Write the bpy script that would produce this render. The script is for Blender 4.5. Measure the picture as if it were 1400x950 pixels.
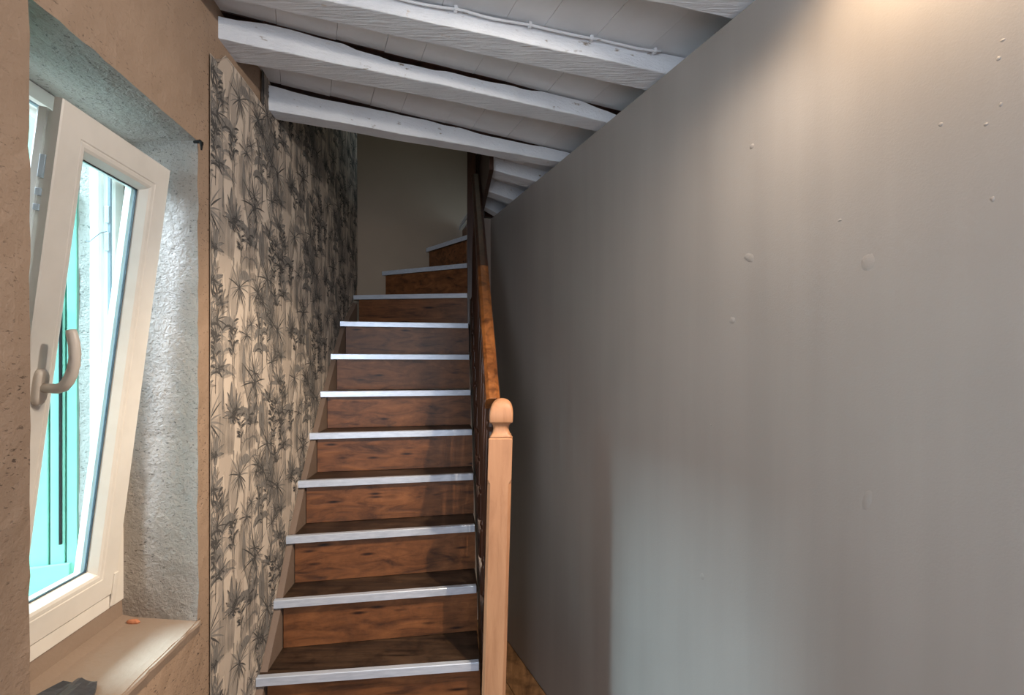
import bpy, bmesh, math, random
from mathutils import Vector, Matrix, noise

random.seed(7)
scene = bpy.context.scene
for o in list(bpy.data.objects):
    bpy.data.objects.remove(o)
COL = scene.collection
E = 1.60                                    # eye height above the floor

# ------------------------------------------------------------------ camera
cam_data = bpy.data.cameras.new('camera')
cam = bpy.data.objects.new('camera', cam_data)
COL.objects.link(cam)
cam.location = (0, 0, E)
cam.rotation_euler = (math.pi / 2, 0, 0)
cam_data.sensor_width = 36
cam_data.lens = 18
cam_data.shift_y = 0.02
cam_data.clip_start = 0.01
scene.camera = cam

# ------------------------------------------------------------------ world, light, exposure
scene.view_settings.view_transform = 'Standard'
scene.view_settings.look = 'None'
scene.view_settings.gamma = 1
scene.view_settings.use_curve_mapping = False
scene.view_settings.exposure = 0.55
world = bpy.data.worlds.new('sky')
scene.world = world
world.use_nodes = True
wn = world.node_tree
wn.nodes['Background'].inputs[0].default_value = (0.62, 0.86, 1.0, 1)
wn.nodes['Background'].inputs[1].default_value = 3.4


def area(name, loc, target, sx, sy, power, color, spread=180):
    d = bpy.data.lights.new(name, 'AREA')
    d.shape = 'RECTANGLE'
    d.size, d.size_y = sx, sy
    d.energy = power
    d.color = color
    d.spread = math.radians(spread)
    o = bpy.data.objects.new(name, d)
    COL.objects.link(o)
    o.location = loc
    o.rotation_euler = (Vector(target) - Vector(loc)).to_track_quat('-Z', 'Y').to_euler()
    return o


def spot(name, loc, target, power, color, angle, blend, radius):
    d = bpy.data.lights.new(name, 'SPOT')
    d.energy = power
    d.color = color
    d.spot_size = math.radians(angle)
    d.spot_blend = blend
    d.shadow_soft_size = radius
    o = bpy.data.objects.new(name, d)
    COL.objects.link(o)
    o.location = loc
    o.rotation_euler = (Vector(target) - Vector(loc)).to_track_quat('-Z', 'Y').to_euler()
    return o


def LW0(s, n, z):
    return Vector((-0.695 - 0.0995 * s + 0.995 * n, 0.995 * s + 0.0995 * n, z))


# daylight falling through the window on the left
area('daylight_window', tuple(LW0(0.42, -3.85, 4.9)), (0.45, 1.5, 0.6), 2.1, 2.0, 1350, (0.70, 0.86, 1.0))
# added side fill, no window there, to lift the right wall; daylight from behind
area('side_fill', (-0.50, -1.3, 1.75), (0.7, -0.6, 1.75), 1.0, 1.2, 60, (0.80, 0.89, 1.0))
area('daylight_rear', (0.7, -2.6, 1.5), (0.1, 1.5, 1.7), 1.6, 1.6, 16, (0.84, 0.91, 1.0))
# ceiling spots of the room: one washing the right wall, one turned to the stairs, a third added as warm fill
spot('ceiling_spot_wall', (0.60, 0.90, E + 0.98), (0.66, 0.92, 1.2), 15, (1.0, 0.74, 0.48), 150, 0.9, 0.03)
spot('ceiling_spot_stairs', (0.52, 0.85, E + 0.93), (-0.75, 1.9, E - 0.80), 98, (1.0, 0.80, 0.58), 62, 0.7, 0.018)
spot('room_fill_spot', (0.58, 1.06, E + 0.93), (-0.75, 1.25, 1.15), 36, (1.0, 0.90, 0.79), 150, 1.0, 0.04)
# light of the upper landing, falling down the stairwell
area('landing_light', (-0.30, 2.9, 3.6), (-0.6, 3.1, 1.5), 0.6, 0.6, 0.5, (0.95, 1.0, 0.8))


# ------------------------------------------------------------------ materials
def lin(r, g, b):
    f = lambda c: (c / 255 / 12.92) if c / 255 <= 0.04045 else ((c / 255 + 0.055) / 1.055) ** 2.4
    return (f(r), f(g), f(b), 1)


class Mat:
    def __init__(self, name, rough=0.6, metal=0.0, spec=0.5):
        self.m = bpy.data.materials.new(name)
        self.m.use_nodes = True
        self.t = self.m.node_tree
        self.b = self.t.nodes['Principled BSDF']
        self.b.inputs['Roughness'].default_value = rough
        self.b.inputs['Metallic'].default_value = metal
        self.b.inputs['Specular IOR Level'].default_value = spec
        self.tc = self.t.nodes.new('ShaderNodeTexCoord')

    def node(self, kind, **kw):
        n = self.t.nodes.new(kind)
        for k, v in kw.items():
            setattr(n, k, v)
        return n

    def link(self, a, b):
        self.t.links.new(a, b)

    def coords(self, scale=(1, 1, 1), rot=(0, 0, 0)):
        mp = self.node('ShaderNodeMapping')
        mp.inputs['Scale'].default_value = scale
        mp.inputs['Rotation'].default_value = rot
        self.link(self.tc.outputs['Object'], mp.inputs['Vector'])
        return mp.outputs[0]

    def noise(self, vec, scale, detail=4, rough=0.55, dist=0.0):
        n = self.node('ShaderNodeTexNoise')
        n.inputs['Scale'].default_value = scale
        n.inputs['Detail'].default_value = detail
        n.inputs['Roughness'].default_value = rough
        n.inputs['Distortion'].default_value = dist
        self.link(vec, n.inputs['Vector'])
        return n.outputs['Fac']

    def ramp(self, fac, stops):
        r = self.node('ShaderNodeValToRGB')
        el = r.color_ramp.elements
        while len(el) < len(stops):
            el.new(0.5)
        for e, (p, c) in zip(el, stops):
            e.position = p
            e.color = c if len(c) == 4 else (*c, 1)
        self.link(fac, r.inputs[0])
        return r.outputs[0]

    def mix(self, fac, a, b, mode='MIX'):
        n = self.node('ShaderNodeMix', data_type='RGBA', blend_type=mode)
        for sock, v in ((n.inputs[0], fac), (n.inputs[6], a), (n.inputs[7], b)):
            if isinstance(v, (int, float)):
                sock.default_value = v
            elif isinstance(v, tuple):
                sock.default_value = v
            else:
                self.link(v, sock)
        return n.outputs[2]

    def color(self, c):
        if isinstance(c, tuple):
            self.b.inputs['Base Color'].default_value = c
        else:
            self.link(c, self.b.inputs['Base Color'])

    def bump(self, height, strength=0.3, dist=0.01):
        n = self.node('ShaderNodeBump')
        n.inputs['Strength'].default_value = strength
        n.inputs['Distance'].default_value = dist
        self.link(height, n.inputs['Height'])
        self.link(n.outputs[0], self.b.inputs['Normal'])


W1, K0 = (1, 1, 1, 1), (0, 0, 0, 1)
MAT = {}


def mat_plaster():
    k = Mat('rough_plaster', 0.75, spec=0.35)
    v = k.coords()
    vs = k.coords((1, 1, 2.4))
    big = k.noise(v, 2.5, 3)
    base = k.ramp(big, [(0.3, lin(150, 127, 108)), (0.7, lin(160, 136, 116))])
    pit = k.ramp(k.noise(vs, 95, 3, 0.6, 0.4), [(0.33, K0), (0.40, W1)])
    zone = k.ramp(k.noise(v, 4, 2), [(0.36, K0), (0.62, W1)])
    mask = k.mix(1.0, pit, zone, 'ADD')
    k.color(k.mix(mask, lin(74, 60, 52), base))
    h = k.mix(0.35, k.noise(v, 110, 4, 0.6), mask)
    k.bump(h, 0.5, 0.006)
    return k.m


def mat_reveal():
    k = Mat('reveal_plaster', 0.5, spec=0.5)
    v = k.coords()
    base = k.ramp(k.noise(v, 4, 3), [(0.3, lin(150, 142, 134)), (0.7, lin(164, 155, 146))])
    vs = k.coords((1.0, 1.0, 2.2))
    pit = k.ramp(k.noise(vs, 110, 4, 0.65, 0.4), [(0.35, K0), (0.41, W1)])
    k.color(k.mix(pit, lin(92, 84, 78), base))
    h = k.noise(v, 70, 6, 0.65, 0.5)
    k.bump(h, 0.8, 0.012)
    return k.m


def mat_rightwall():
    k = Mat('taupe_paint', 0.42, spec=0.4)
    v = k.coords()
    vert = k.coords((6, 6, 0.35))
    a = k.ramp(k.noise(v, 1.3, 3), [(0.3, lin(148, 141, 135)), (0.7, lin(156, 149, 143))])
    b = k.ramp(k.noise(vert, 1.6, 3), [(0.35, (0.93, 0.93, 0.93, 1)), (0.65, (1, 1, 1, 1))])
    k.color(k.mix(1.0, a, b, 'MULTIPLY'))
    h = k.mix(0.25, k.noise(v, 3, 3), k.noise(v, 240, 2))
    k.bump(h, 0.12, 0.01)
    return k.m


def mat_plain_wall(name, c, bump=0.15):
    k = Mat(name, 0.7, spec=0.3)
    v = k.coords()
    lo = tuple(x * 0.9 for x in c[:3]) + (1,)
    k.color(k.ramp(k.noise(v, 3, 4), [(0.3, lo), (0.7, c)]))
    k.bump(k.noise(v, 60, 4), bump, 0.006)
    return k.m


def mat_beam():
    k = Mat('white_beam_paint', 0.55, spec=0.4)
    v = k.coords()
    g = k.coords((1.0, 9, 9), (0, 0, math.radians(-22)))
    base = k.ramp(k.noise(v, 5, 4), [(0.3, lin(210, 213, 219)), (0.7, lin(223, 226, 231))])
    st = k.ramp(k.noise(g, 5, 4, 0.6), [(0.27, lin(160, 142, 122)), (0.35, W1)])
    c = k.mix(1.0, base, st, 'MULTIPLY')
    rust = k.ramp(k.noise(v, 27, 3), [(0.70, W1), (0.79, lin(226, 200, 170))])
    k.color(k.mix(1.0, c, rust, 'MULTIPLY'))
    h = k.mix(0.4, k.noise(g, 14, 5, 0.6), k.noise(v, 22, 3))
    k.bump(h, 0.8, 0.010)
    return k.m


def mat_board():
    k = Mat('white_board_paint', 0.6, spec=0.3)
    v = k.coords()
    base = k.ramp(k.noise(v, 6, 4), [(0.3, lin(212, 213, 216)), (0.7, lin(223, 224, 227))])
    k.color(base)
    k.bump(k.noise(v, 40, 4), 0.25, 0.004)
    return k.m


def mat_wood(name, dark, mid, light, rough=0.45, knots=True, axis='x', dirt=0.0, spec=0.4, fine=1.0):
    k = Mat(name, rough, spec=spec)
    sc = {'x': (0.9, 9, 9), 'y': (9, 0.9, 9), 'z': (9, 9, 0.9)}[axis]
    sc = tuple(a * fine for a in sc)
    info = k.node('ShaderNodeObjectInfo')
    add = k.node('ShaderNodeVectorMath', operation='ADD')
    k.link(k.coords(sc), add.inputs[0])
    mul = k.node('ShaderNodeMath', operation='MULTIPLY')
    mul.inputs[1].default_value = 37.0
    k.link(info.outputs['Random'], mul.inputs[0])
    k.link(mul.outputs[0], add.inputs[1])
    g = add.outputs[0]
    grain = k.noise(g, 3.0, 6, 0.62, 0.8)
    c = k.ramp(grain, [(0.30, dark), (0.48, mid), (0.70, light)])
    if knots:
        vr = k.node('ShaderNodeTexVoronoi')
        vr.inputs['Scale'].default_value = 1.0
        mp = k.node('ShaderNodeMapping')
        mp.inputs['Scale'].default_value = {'x': (0.75, 0.9, 0.9), 'y': (0.9, 0.75, 0.9), 'z': (0.9, 0.9, 0.75)}[axis]
        k.link(g, mp.inputs['Vector'])
        k.link(mp.outputs[0], vr.inputs['Vector'])
        vr.inputs['Scale'].default_value = 3.2
        kn = k.ramp(vr.outputs['Distance'], [(0.06, (0.10, 0.07, 0.05, 1)), (0.21, W1)])
        c = k.mix(1.0, c, kn, 'MULTIPLY')
    if dirt:
        v = k.coords()
        d = k.ramp(k.noise(v, 9, 5, 0.7), [(0.38, (0.25, 0.22, 0.2, 1)), (0.55, W1)])
        c = k.mix(dirt, c, k.mix(1.0, c, d, 'MULTIPLY'))
    k.color(c)
    k.bump(grain, 0.25, 0.004)
    return k.m


def mat_simple(name, c, rough=0.5, metal=0.0, spec=0.5, bump=None):
    k = Mat(name, rough, metal, spec)
    v = k.coords()
    lo = tuple(x * 0.92 for x in c[:3]) + (1,)
    k.color(k.ramp(k.noise(v, 9, 3), [(0.35, lo), (0.65, c)]))
    if bump:
        k.bump(k.noise(v, bump[0], 4), bump[1], 0.004)
    return k.m


def mat_glass():
    m = bpy.data.materials.new('window_glass')
    m.use_nodes = True
    t = m.node_tree
    t.nodes.clear()
    out = t.nodes.new('ShaderNodeOutputMaterial')
    mx = t.nodes.new('ShaderNodeMixShader')
    tr = t.nodes.new('ShaderNodeBsdfTransparent')
    tr.inputs[0].default_value = (0.945, 0.99, 0.99, 1)
    gl = t.nodes.new('ShaderNodeBsdfGlossy')
    gl.inputs['Roughness'].default_value = 0.02
    lw = t.nodes.new('ShaderNodeLayerWeight')
    lw.inputs['Blend'].default_value = 0.5
    pw = t.nodes.new('ShaderNodeMath')
    pw.operation = 'POWER'
    pw.inputs[1].default_value = 5.0
    t.links.new(lw.outputs['Facing'], pw.inputs[0])
    ma = t.nodes.new('ShaderNodeMath')
    ma.operation = 'MULTIPLY_ADD'
    ma.inputs[1].default_value = 0.4
    ma.inputs[2].default_value = 0.02
    t.links.new(pw.outputs[0], ma.inputs[0])
    t.links.new(ma.outputs[0], mx.inputs[0])
    t.links.new(tr.outputs[0], mx.inputs[1])
    t.links.new(gl.outputs[0], mx.inputs[2])
    t.links.new(mx.outputs[0], out.inputs[0])
    return m


def mat_alu():
    k = Mat('aluminium', 0.30, 0.35)
    v = k.coords((2.0, 30, 30))
    n = k.noise(v, 4, 4)
    k.color(k.ramp(n, [(0.3, lin(190, 200, 216)), (0.7, lin(212, 220, 234))]))
    k.bump(n, 0.08, 0.002)
    return k.m


MAT['plaster'] = mat_plaster()
MAT['reveal'] = mat_reveal()
MAT['right'] = mat_rightwall()
MAT['string_paint'] = mat_plain_wall('taupe_skirt_paint', lin(124, 106, 94))
MAT['backwall'] = mat_plain_wall('tan_wall_paint', lin(150, 134, 118))
MAT['rear'] = mat_plain_wall('rear_wall_paint', lin(165, 150, 138))
MAT['endwall'] = mat_plain_wall('pale_end_wall', lin(168, 156, 148))
MAT['paper'] = mat_plain_wall('wallpaper_cream', lin(208, 194, 180), 0.05)
MAT['beam'] = mat_beam()
MAT['board'] = mat_board()
MAT['riser'] = mat_wood('riser_wood', lin(64, 38, 22), lin(110, 68, 39), lin(136, 87, 52), 0.42, True, 'x', 0.35)
MAT['tread'] = mat_wood('tread_wood', lin(38, 29, 23), lin(62, 46, 34), lin(84, 64, 48), 0.4, True, 'x', 0.8)
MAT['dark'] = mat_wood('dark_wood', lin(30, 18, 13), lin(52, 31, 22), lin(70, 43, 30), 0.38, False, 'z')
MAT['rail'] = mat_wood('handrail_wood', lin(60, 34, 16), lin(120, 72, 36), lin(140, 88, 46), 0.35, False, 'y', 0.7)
MAT['newel'] = mat_wood('newel_wood', lin(148, 104, 74), lin(166, 120, 88), lin(176, 130, 96), 0.5, False, 'z')
MAT['floor'] = mat_wood('floor_wood', lin(92, 64, 42), lin(132, 96, 64), lin(156, 116, 80), 0.5, False, 'y', 0.6)
MAT['alu'] = mat_alu()
MAT['pvc'] = mat_simple('white_pvc', lin(226, 220, 212), 0.35)
MAT['handle'] = mat_simple('handle_white', lin(214, 202, 190), 0.4)
MAT['gasket'] = mat_simple('black_gasket', lin(28, 30, 34), 0.5)
MAT['steel'] = mat_simple('hardware_steel', lin(120, 124, 128), 0.35, 0.8)
MAT['glass'] = mat_glass()
MAT['mint'] = mat_simple('mint_shutter_paint', lin(142, 203, 182), 0.55, bump=(60, 0.2))
MAT['sheet'] = mat_simple('dark_grey_plastic', lin(62, 62, 66), 0.45)
MAT['terracotta'] = mat_simple('terracotta', lin(188, 122, 88), 0.8, bump=(90, 0.4))
MAT['seal'] = mat_simple('grey_seal', lin(120, 130, 138), 0.5)
MAT['plate'] = mat_simple('zinc_plate', lin(168, 172, 176), 0.4, 0.3)
MAT['iron'] = mat_simple('black_iron', lin(22, 20, 20), 0.5, 0.6)
MAT['sill'] = mat_plain_wall('sill_plaster', lin(148, 129, 114), 0.3)
INK = [mat_simple('ink_pale', lin(190, 176, 163), 0.8, spec=0.2), mat_simple('ink_light', lin(168, 157, 147), 0.8, spec=0.2),
       mat_simple('ink_mid', lin(134, 129, 125), 0.8, spec=0.2), mat_simple('ink_dark', lin(82, 80, 79), 0.8, spec=0.2)]


# ------------------------------------------------------------------ builders
def link(o, parent=None):
    COL.objects.link(o)
    if parent:
        o.parent = parent
    return o


def origin(parent):
    v = Vector((0, 0, 0))
    while parent:
        v = v + parent.location
        parent = parent.parent
    return v


def obj(name, verts, faces, m, parent=None, smooth=False, bevel=0.0, loc=None):
    """One mesh object out of world-space vertices."""
    base = Vector(loc) if loc else Vector((0, 0, 0))
    off = origin(parent) + base
    me = bpy.data.meshes.new(name)
    me.from_pydata([tuple(Vector(v) - off) for v in verts], [], faces)
    bm = bmesh.new()
    bm.from_mesh(me)
    bmesh.ops.recalc_face_normals(bm, faces=bm.faces)
    if bevel:
        ed = [e for e in bm.edges if len(e.link_faces) == 2 and e.calc_face_angle(0) > 0.6]
        bmesh.ops.bevel(bm, geom=ed, offset=bevel, segments=2, affect='EDGES', profile=0.6, clamp_overlap=True)
    bm.to_mesh(me)
    bm.free()
    me.materials.append(m)
    if smooth:
        me.shade_smooth()
    o = bpy.data.objects.new(name, me)
    o.location = base
    return link(o, parent)


def empty(name, loc, label, cat, group=None):
    o = bpy.data.objects.new(name, None)
    o.location = loc
    o.empty_display_size = 0.05
    link(o)
    return tag(o, label, cat, group)


def tag(o, label, cat, group=None):
    o['label'] = label
    o['category'] = cat
    if group:
        o['group'] = group
    return o


def struct(o):
    o['kind'] = 'structure'
    return o


class MB:
    def __init__(self):
        self.v, self.f = [], []

    def add(self, vs, fs):
        n = len(self.v)
        self.v += [tuple(p) for p in vs]
        self.f += [tuple(i + n for i in q) for q in fs]

    def prism(self, poly, lo, hi):
        """poly of (x, y), extruded in z"""
        n = len(poly)
        vs = [(x, y, lo) for x, y in poly] + [(x, y, hi) for x, y in poly]
        fs = [tuple(range(n))[::-1], tuple(range(n, 2 * n))]
        fs += [(i, (i + 1) % n, n + (i + 1) % n, n + i) for i in range(n)]
        self.add(vs, fs)

    def hexa(self, a, b):
        """two quads of 3D points joined"""
        self.add(list(a) + list(b), [(3, 2, 1, 0), (4, 5, 6, 7), (0, 1, 5, 4), (1, 2, 6, 5), (2, 3, 7, 6), (3, 0, 4, 7)])

    def loft(self, rings, close=True, cap=True):
        n = len(rings[0])
        vs = [p for r in rings for p in r]
        fs = []
        m = len(rings)
        for i in range(m - 1):
            for j in range(n if close else n - 1):
                k = (j + 1) % n
                fs.append((i * n + j, i * n + k, (i + 1) * n + k, (i + 1) * n + j))
        if cap and close:
            fs += [tuple(range(n))[::-1], tuple((m - 1) * n + j for j in range(n))]
        self.add(vs, fs)

    def tube(self, pts, r, seg=10):
        rings = []
        pts = [Vector(p) for p in pts]
        up = Vector((0.13, 0.2, 1)).normalized()
        for i, p in enumerate(pts):
            t = (pts[min(i + 1, len(pts) - 1)] - pts[max(i - 1, 0)]).normalized()
            a = t.cross(up)
            if a.length < 0.05:
                a = t.cross(Vector((1, 0, 0)))
            a.normalize()
            b = a.cross(t).normalized()
            rr = r[i] if isinstance(r, (list, tuple)) else r
            ra, rb = rr if isinstance(rr, tuple) else (rr, rr)
            rings.append([p + a * math.cos(2 * math.pi * j / seg) * ra + b * math.sin(2 * math.pi * j / seg) * rb for j in range(seg)])
        self.loft(rings)

    def build(self, name, m, parent=None, **kw):
        return obj(name, self.v, self.f, m, parent, **kw)


# left wall frame: s along the wall away from the camera, n into the room, z above floor
LO = Vector((-0.695, 0, 0))
LT = Vector((-0.0995, 0.995, 0))
LN = Vector((0.995, 0.0995, 0))


def LW(s, n, z):
    return LO + LT * s + LN * n + Vector((0, 0, z))


def lw_x(d):
    return -0.695 - 0.1 * d


# right wall: x = RX - RK * d
RX, RK = 1.1545, 0.393


def rw_x(d):
    return RX - RK * d


def jitter(p, amp=0.003, f=18.0):
    a = noise.noise_vector(Vector(p) * f) * amp + noise.noise_vector(Vector(p) * f * 3.1) * amp * 0.5
    return Vector(p) + a


# ================================================================== SETTING
# ---- floor with planks
floor = MB()
floor.prism([(-1.6, -3.2), (2.9, -3.2), (2.9, 4.3), (-1.6, 4.3)], -0.12, -0.022)
floor = struct(floor.build('floor', MAT['floor']))
rdir = Vector((-RK, 1, 0)).normalized()
rnor = Vector((1, RK, 0)).normalized()
plank_me = None
c0 = Vector((RX, 0, 0)) - rnor * 0.0
for k in range(18):
    a = -k * 0.145 - 0.002
    if plank_me is None:
        mb = MB()
        q = [c0 + rnor * t + rdir * l for t, l in ((a, -3.0), (a - 0.142, -3.0), (a - 0.142, 3.5), (a, 3.5))]
        mb.hexa([p + Vector((0, 0, -0.022)) for p in q], [p for p in q])
        first = mb.build('floor_plank', MAT['floor'], floor, bevel=0.002)
        plank_me = first.data
    else:
        o = first.copy()
        o.location = -rnor * 0.145 * k
        link(o, floor)

# ---- left wall: fine grid of plaster with the window opening
WS0, WS1, WZ0, WZ1 = 0.83, 1.36, E - 0.668, E + 0.60
OS0, OS1 = 0.935, 1.388                     # opening at the frame
TOPZ = 3.75


def cuts(lo, hi, step, must):
    pts = sorted(set([lo, hi] + must))
    out = []
    for a, b in zip(pts, pts[1:]):
        n = max(1, round((b - a) / step))
        out += [a + (b - a) * i / n for i in range(n)]
    return out + [hi]


def wall_left():
    mb = MB()
    ss = [-3.0, -1.5, -0.5] + cuts(0.1, 1.7, 0.03, [WS0, WS1]) + [2.2, 2.8, 3.46]
    zs = [0.0, 0.4] + cuts(0.7, 2.7, 0.03, [WZ0, WZ1]) + [3.2, TOPZ]
    idx = {}
    vs, fs = [], []

    def vert(s, n, z):
        key = (round(s, 4), round(n, 4), round(z, 4))
        if key not in idx:
            idx[key] = len(vs)
            p = LW(s, n, z)
            vs.append(jitter(p) if 0.1 < s < 1.42 and 0.7 < z < 2.68 else p)
        return idx[key]
    for i in range(len(ss) - 1):
        for j in range(len(zs) - 1):
            sm, zm = (ss[i] + ss[i + 1]) / 2, (zs[j] + zs[j + 1]) / 2
            if WS0 < sm < WS1 and WZ0 < zm < WZ1:
                continue
            fs.append((vert(ss[i], 0, zs[j]), vert(ss[i + 1], 0, zs[j]), vert(ss[i + 1], 0, zs[j + 1]), vert(ss[i], 0, zs[j + 1])))
    # outer face, plain
    for (a, b, c, d) in ((-3.0, OS0, 0, TOPZ), (OS1, 3.46, 0, TOPZ), (OS0, OS1, 0, WZ0), (OS0, OS1, WZ1, TOPZ)):
        n = len(vs)
        vs.extend([LW(a, -0.31, c), LW(b, -0.31, c), LW(b, -0.31, d), LW(a, -0.31, d)])
        fs.append((n, n + 1, n + 2, n + 3))
    for (a, c, d) in ((-3.0, 0, TOPZ), (3.46, 0, TOPZ)):
        n = len(vs)
        vs.extend([LW(a, 0, c), LW(a, -0.31, c), LW(a, -0.31, d), LW(a, 0, d)])
        fs.append((n, n + 1, n + 2, n + 3))
    mb.v, mb.f = vs, fs
    w = struct(mb.build('wall_left', MAT['plaster']))
    # reveal faces (same jitter, so the edges meet)
    mb = MB()
    ns = [0.0, -0.02, -0.045, -0.07, -0.095, -0.12, -0.145, -0.17, -0.195, -0.22, -0.31]
    zz = cuts(WZ0, WZ1, 0.03, [])
    sfun0 = lambda n: WS0 + (OS0 - WS0) * min(1, -n / 0.2) - max(0, -n - 0.275) * 3
    sfun1 = lambda n: WS1 + (OS1 - WS1) * min(1, -n / 0.2)

    def grid(f, a, b):
        vs = [jitter(f(p, q)) for p in a for q in b]
        m = len(b)
        mb.add(vs, [(i * m + j, i * m + j + 1, (i + 1) * m + j + 1, (i + 1) * m + j) for i in range(len(a) - 1) for j in range(m - 1)])
    grid(lambda n, z: LW(sfun1(n), n, z), ns, zz)
    grid(lambda n, z: LW(sfun0(n), n, z), ns, zz)
    tt = [i / 18 for i in range(19)]
    grid(lambda n, t: LW(sfun0(n) + (sfun1(n) - sfun0(n)) * t, n, WZ1), ns, tt)
    mb.build('window_reveal', MAT['reveal'], w)
    return w


WALL_L = wall_left()

# ---- right partition wall
mb = MB()
n_out = rnor * 0.60
mb2 = []
for d in (-3.2, 3.30):
    mb2.append(Vector((rw_x(d), d, 0)))
a, b = mb2
mb.hexa([a, b, b + n_out, a + n_out], [p + Vector((0, 0, E + 0.955)) for p in (a, b, b + n_out, a + n_out)])
WALL_R = struct(mb.build('wall_right', MAT['right']))
# filler between partition and boards, set back behind the wall top
mb = MB()
a2, b2 = a + rnor * 0.40, b + rnor * 0.40
p_out = rnor * 0.2
mb.hexa([p + Vector((0, 0, E + 0.94)) for p in (a2, b2, b2 + p_out, a2 + p_out)], [p + Vector((0, 0, E + 1.06)) for p in (a2, b2, b2 + p_out, a2 + p_out)])
mb.build('wall_plate', MAT['board'], WALL_R)


def right_point(u, v, off=0.0):
    """point of the right wall seen in direction (u, v) of the survey sketch"""
    t = (u - 700) / 700
    d = RX / (t + RK)
    return Vector((rw_x(d), d, E + (503 - v) / 700 * d)) - rnor * off


# small paint blisters and filler crumbs on the wall
for (u, v, w_, h_, tilt) in ((1024, 352, 0.020, 0.012, 0.5), (1187, 358, 0.016, 0.020, 0.2), (1001, 438, 0.012, 0.010, 0.0),
                             (1186, 683, 0.010, 0.026, 0.3), (1028, 200, 0.008, 0.008, 0.3), (1148, 301, 0.005, 0.003, 0.0),
                             (972, 581, 0.003, 0.003, 0.0), (1357, 272, 0.004, 0.005, 0.0), (1365, 80, 0.004, 0.004, 0.0),
                             (1286, 170, 0.0045, 0.004, 0.0), (1348, 170, 0.004, 0.003, 0), (960, 788, 0.010, 0.012, 0.4),
                             (838, 800, 0.010, 0.022, 0.2), (1371, 55, 0.004, 0.003, 0.2), (1368, 143, 0.003, 0.004, 0)):
    c = right_point(u, v)
    mb = MB()
    vs, fs = [c - rnor * 0.0011], []
    for r, hh in ((0.45, 0.0008), (0.8, 0.0004), (1.0, -0.0003)):
        for k in range(10):
            t = 2 * math.pi * k / 10
            wob = 1 + 0.35 * noise.noise(Vector((u * 0.1 + math.cos(t) * 1.3, math.sin(t) * 1.3, r)))
            y, z = math.cos(t) * w_ * r * wob, math.sin(t) * h_ * r * wob
            vs.append(c + rdir * (y * math.cos(tilt) - z * math.sin(tilt)) + Vector((0, 0, y * math.sin(tilt) + z * math.cos(tilt))) - rnor * hh)
    for k in range(10):
        fs.append((0, 1 + k, 1 + (k + 1) % 10))
        for q in (0, 1):
            fs.append((1 + q * 10 + k, 11 + q * 10 + k, 11 + q * 10 + (k + 1) % 10, 1 + q * 10 + (k + 1) % 10))
    mb.add(vs, fs)
    mb.build('paint_blister', MAT['right'], WALL_R, smooth=True)

# ---- stairwell walls
BW = lambda x: 3.42 + (x + 1.035) * 0.42          # back wall line
mb = MB()
mb.prism([(-1.25, BW(-1.25)), (0.9, BW(0.9)), (0.85, BW(0.9) + 0.12), (-1.3, BW(-1.25) + 0.12)], 0, TOPZ)
struct(mb.build('wall_back', MAT['backwall']))
mb = MB()
mb.prism([(-0.275, 3.235), (-0.115, 3.295), (-0.130, 3.335), (-0.290, 3.275)], 0, E + 0.955)
struct(mb.build('wall_stair_end', MAT['endwall']))
mb = MB()
mb.prism([(0.32, 2.55), (0.40, 2.55), (0.40, 4.1), (0.32, 4.1)], E + 1.15, TOPZ)
struct(mb.build('wall_landing', MAT['backwall']))
mb = MB()
mb.prism([(-1.15, 1.62), (0.40, 2.44), (0.40, 2.58), (-1.15, 1.77)], E + 1.15, TOPZ)
struct(mb.build('wall_landing_front', MAT['backwall']))
mb = MB()
mb.prism([(-1.4, 1.4), (0.6, 2.2), (0.8, 4.5), (-1.4, 4.1)], TOPZ, TOPZ + 0.1)
struct(mb.build('ceiling_landing', MAT['board']))
# ---- rear of the room
mb = MB()
mb.prism([(-0.9, -3.1), (2.7, -3.1), (2.7, -3.0), (-0.9, -3.0)], 0, E + 1.06)
struct(mb.build('wall_rear', MAT['rear']))

# ---- ceiling: slab and painted boards
ZB = E + 1.035
ceil = MB()
ceil.prism([(-1.0, -3.1), (2.7, -3.1), (2.7, 4.1), (0.3, 4.1), (0.3, 3.45), (-0.175, 3.28), (-0.068, 2.33), (-1.15, 1.76)], ZB + 0.021, ZB + 0.12)
CEIL = struct(ceil.build('ceiling', MAT['board']))
bdir = Vector((0.925, 0.38, 0)).normalized()
bper = Vector((-0.38, 0.925, 0)).normalized()


def trim_d(x):
    return 1.86 + (x + 0.879) * 0.523


def clip(poly, p, nrm):
    """part of a convex polygon on the side of p the normal points to"""
    out = []
    for a, b in zip(poly, poly[1:] + poly[:1]):
        da, db = (a - p).dot(nrm), (b - p).dot(nrm)
        if da >= 0:
            out.append(a)
        if da * db < 0:
            out.append(a + (b - a) * (da / (da - db)))
    return out


def fas(d):
    return -0.078 - 0.128 * (d - 2.35)


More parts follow.
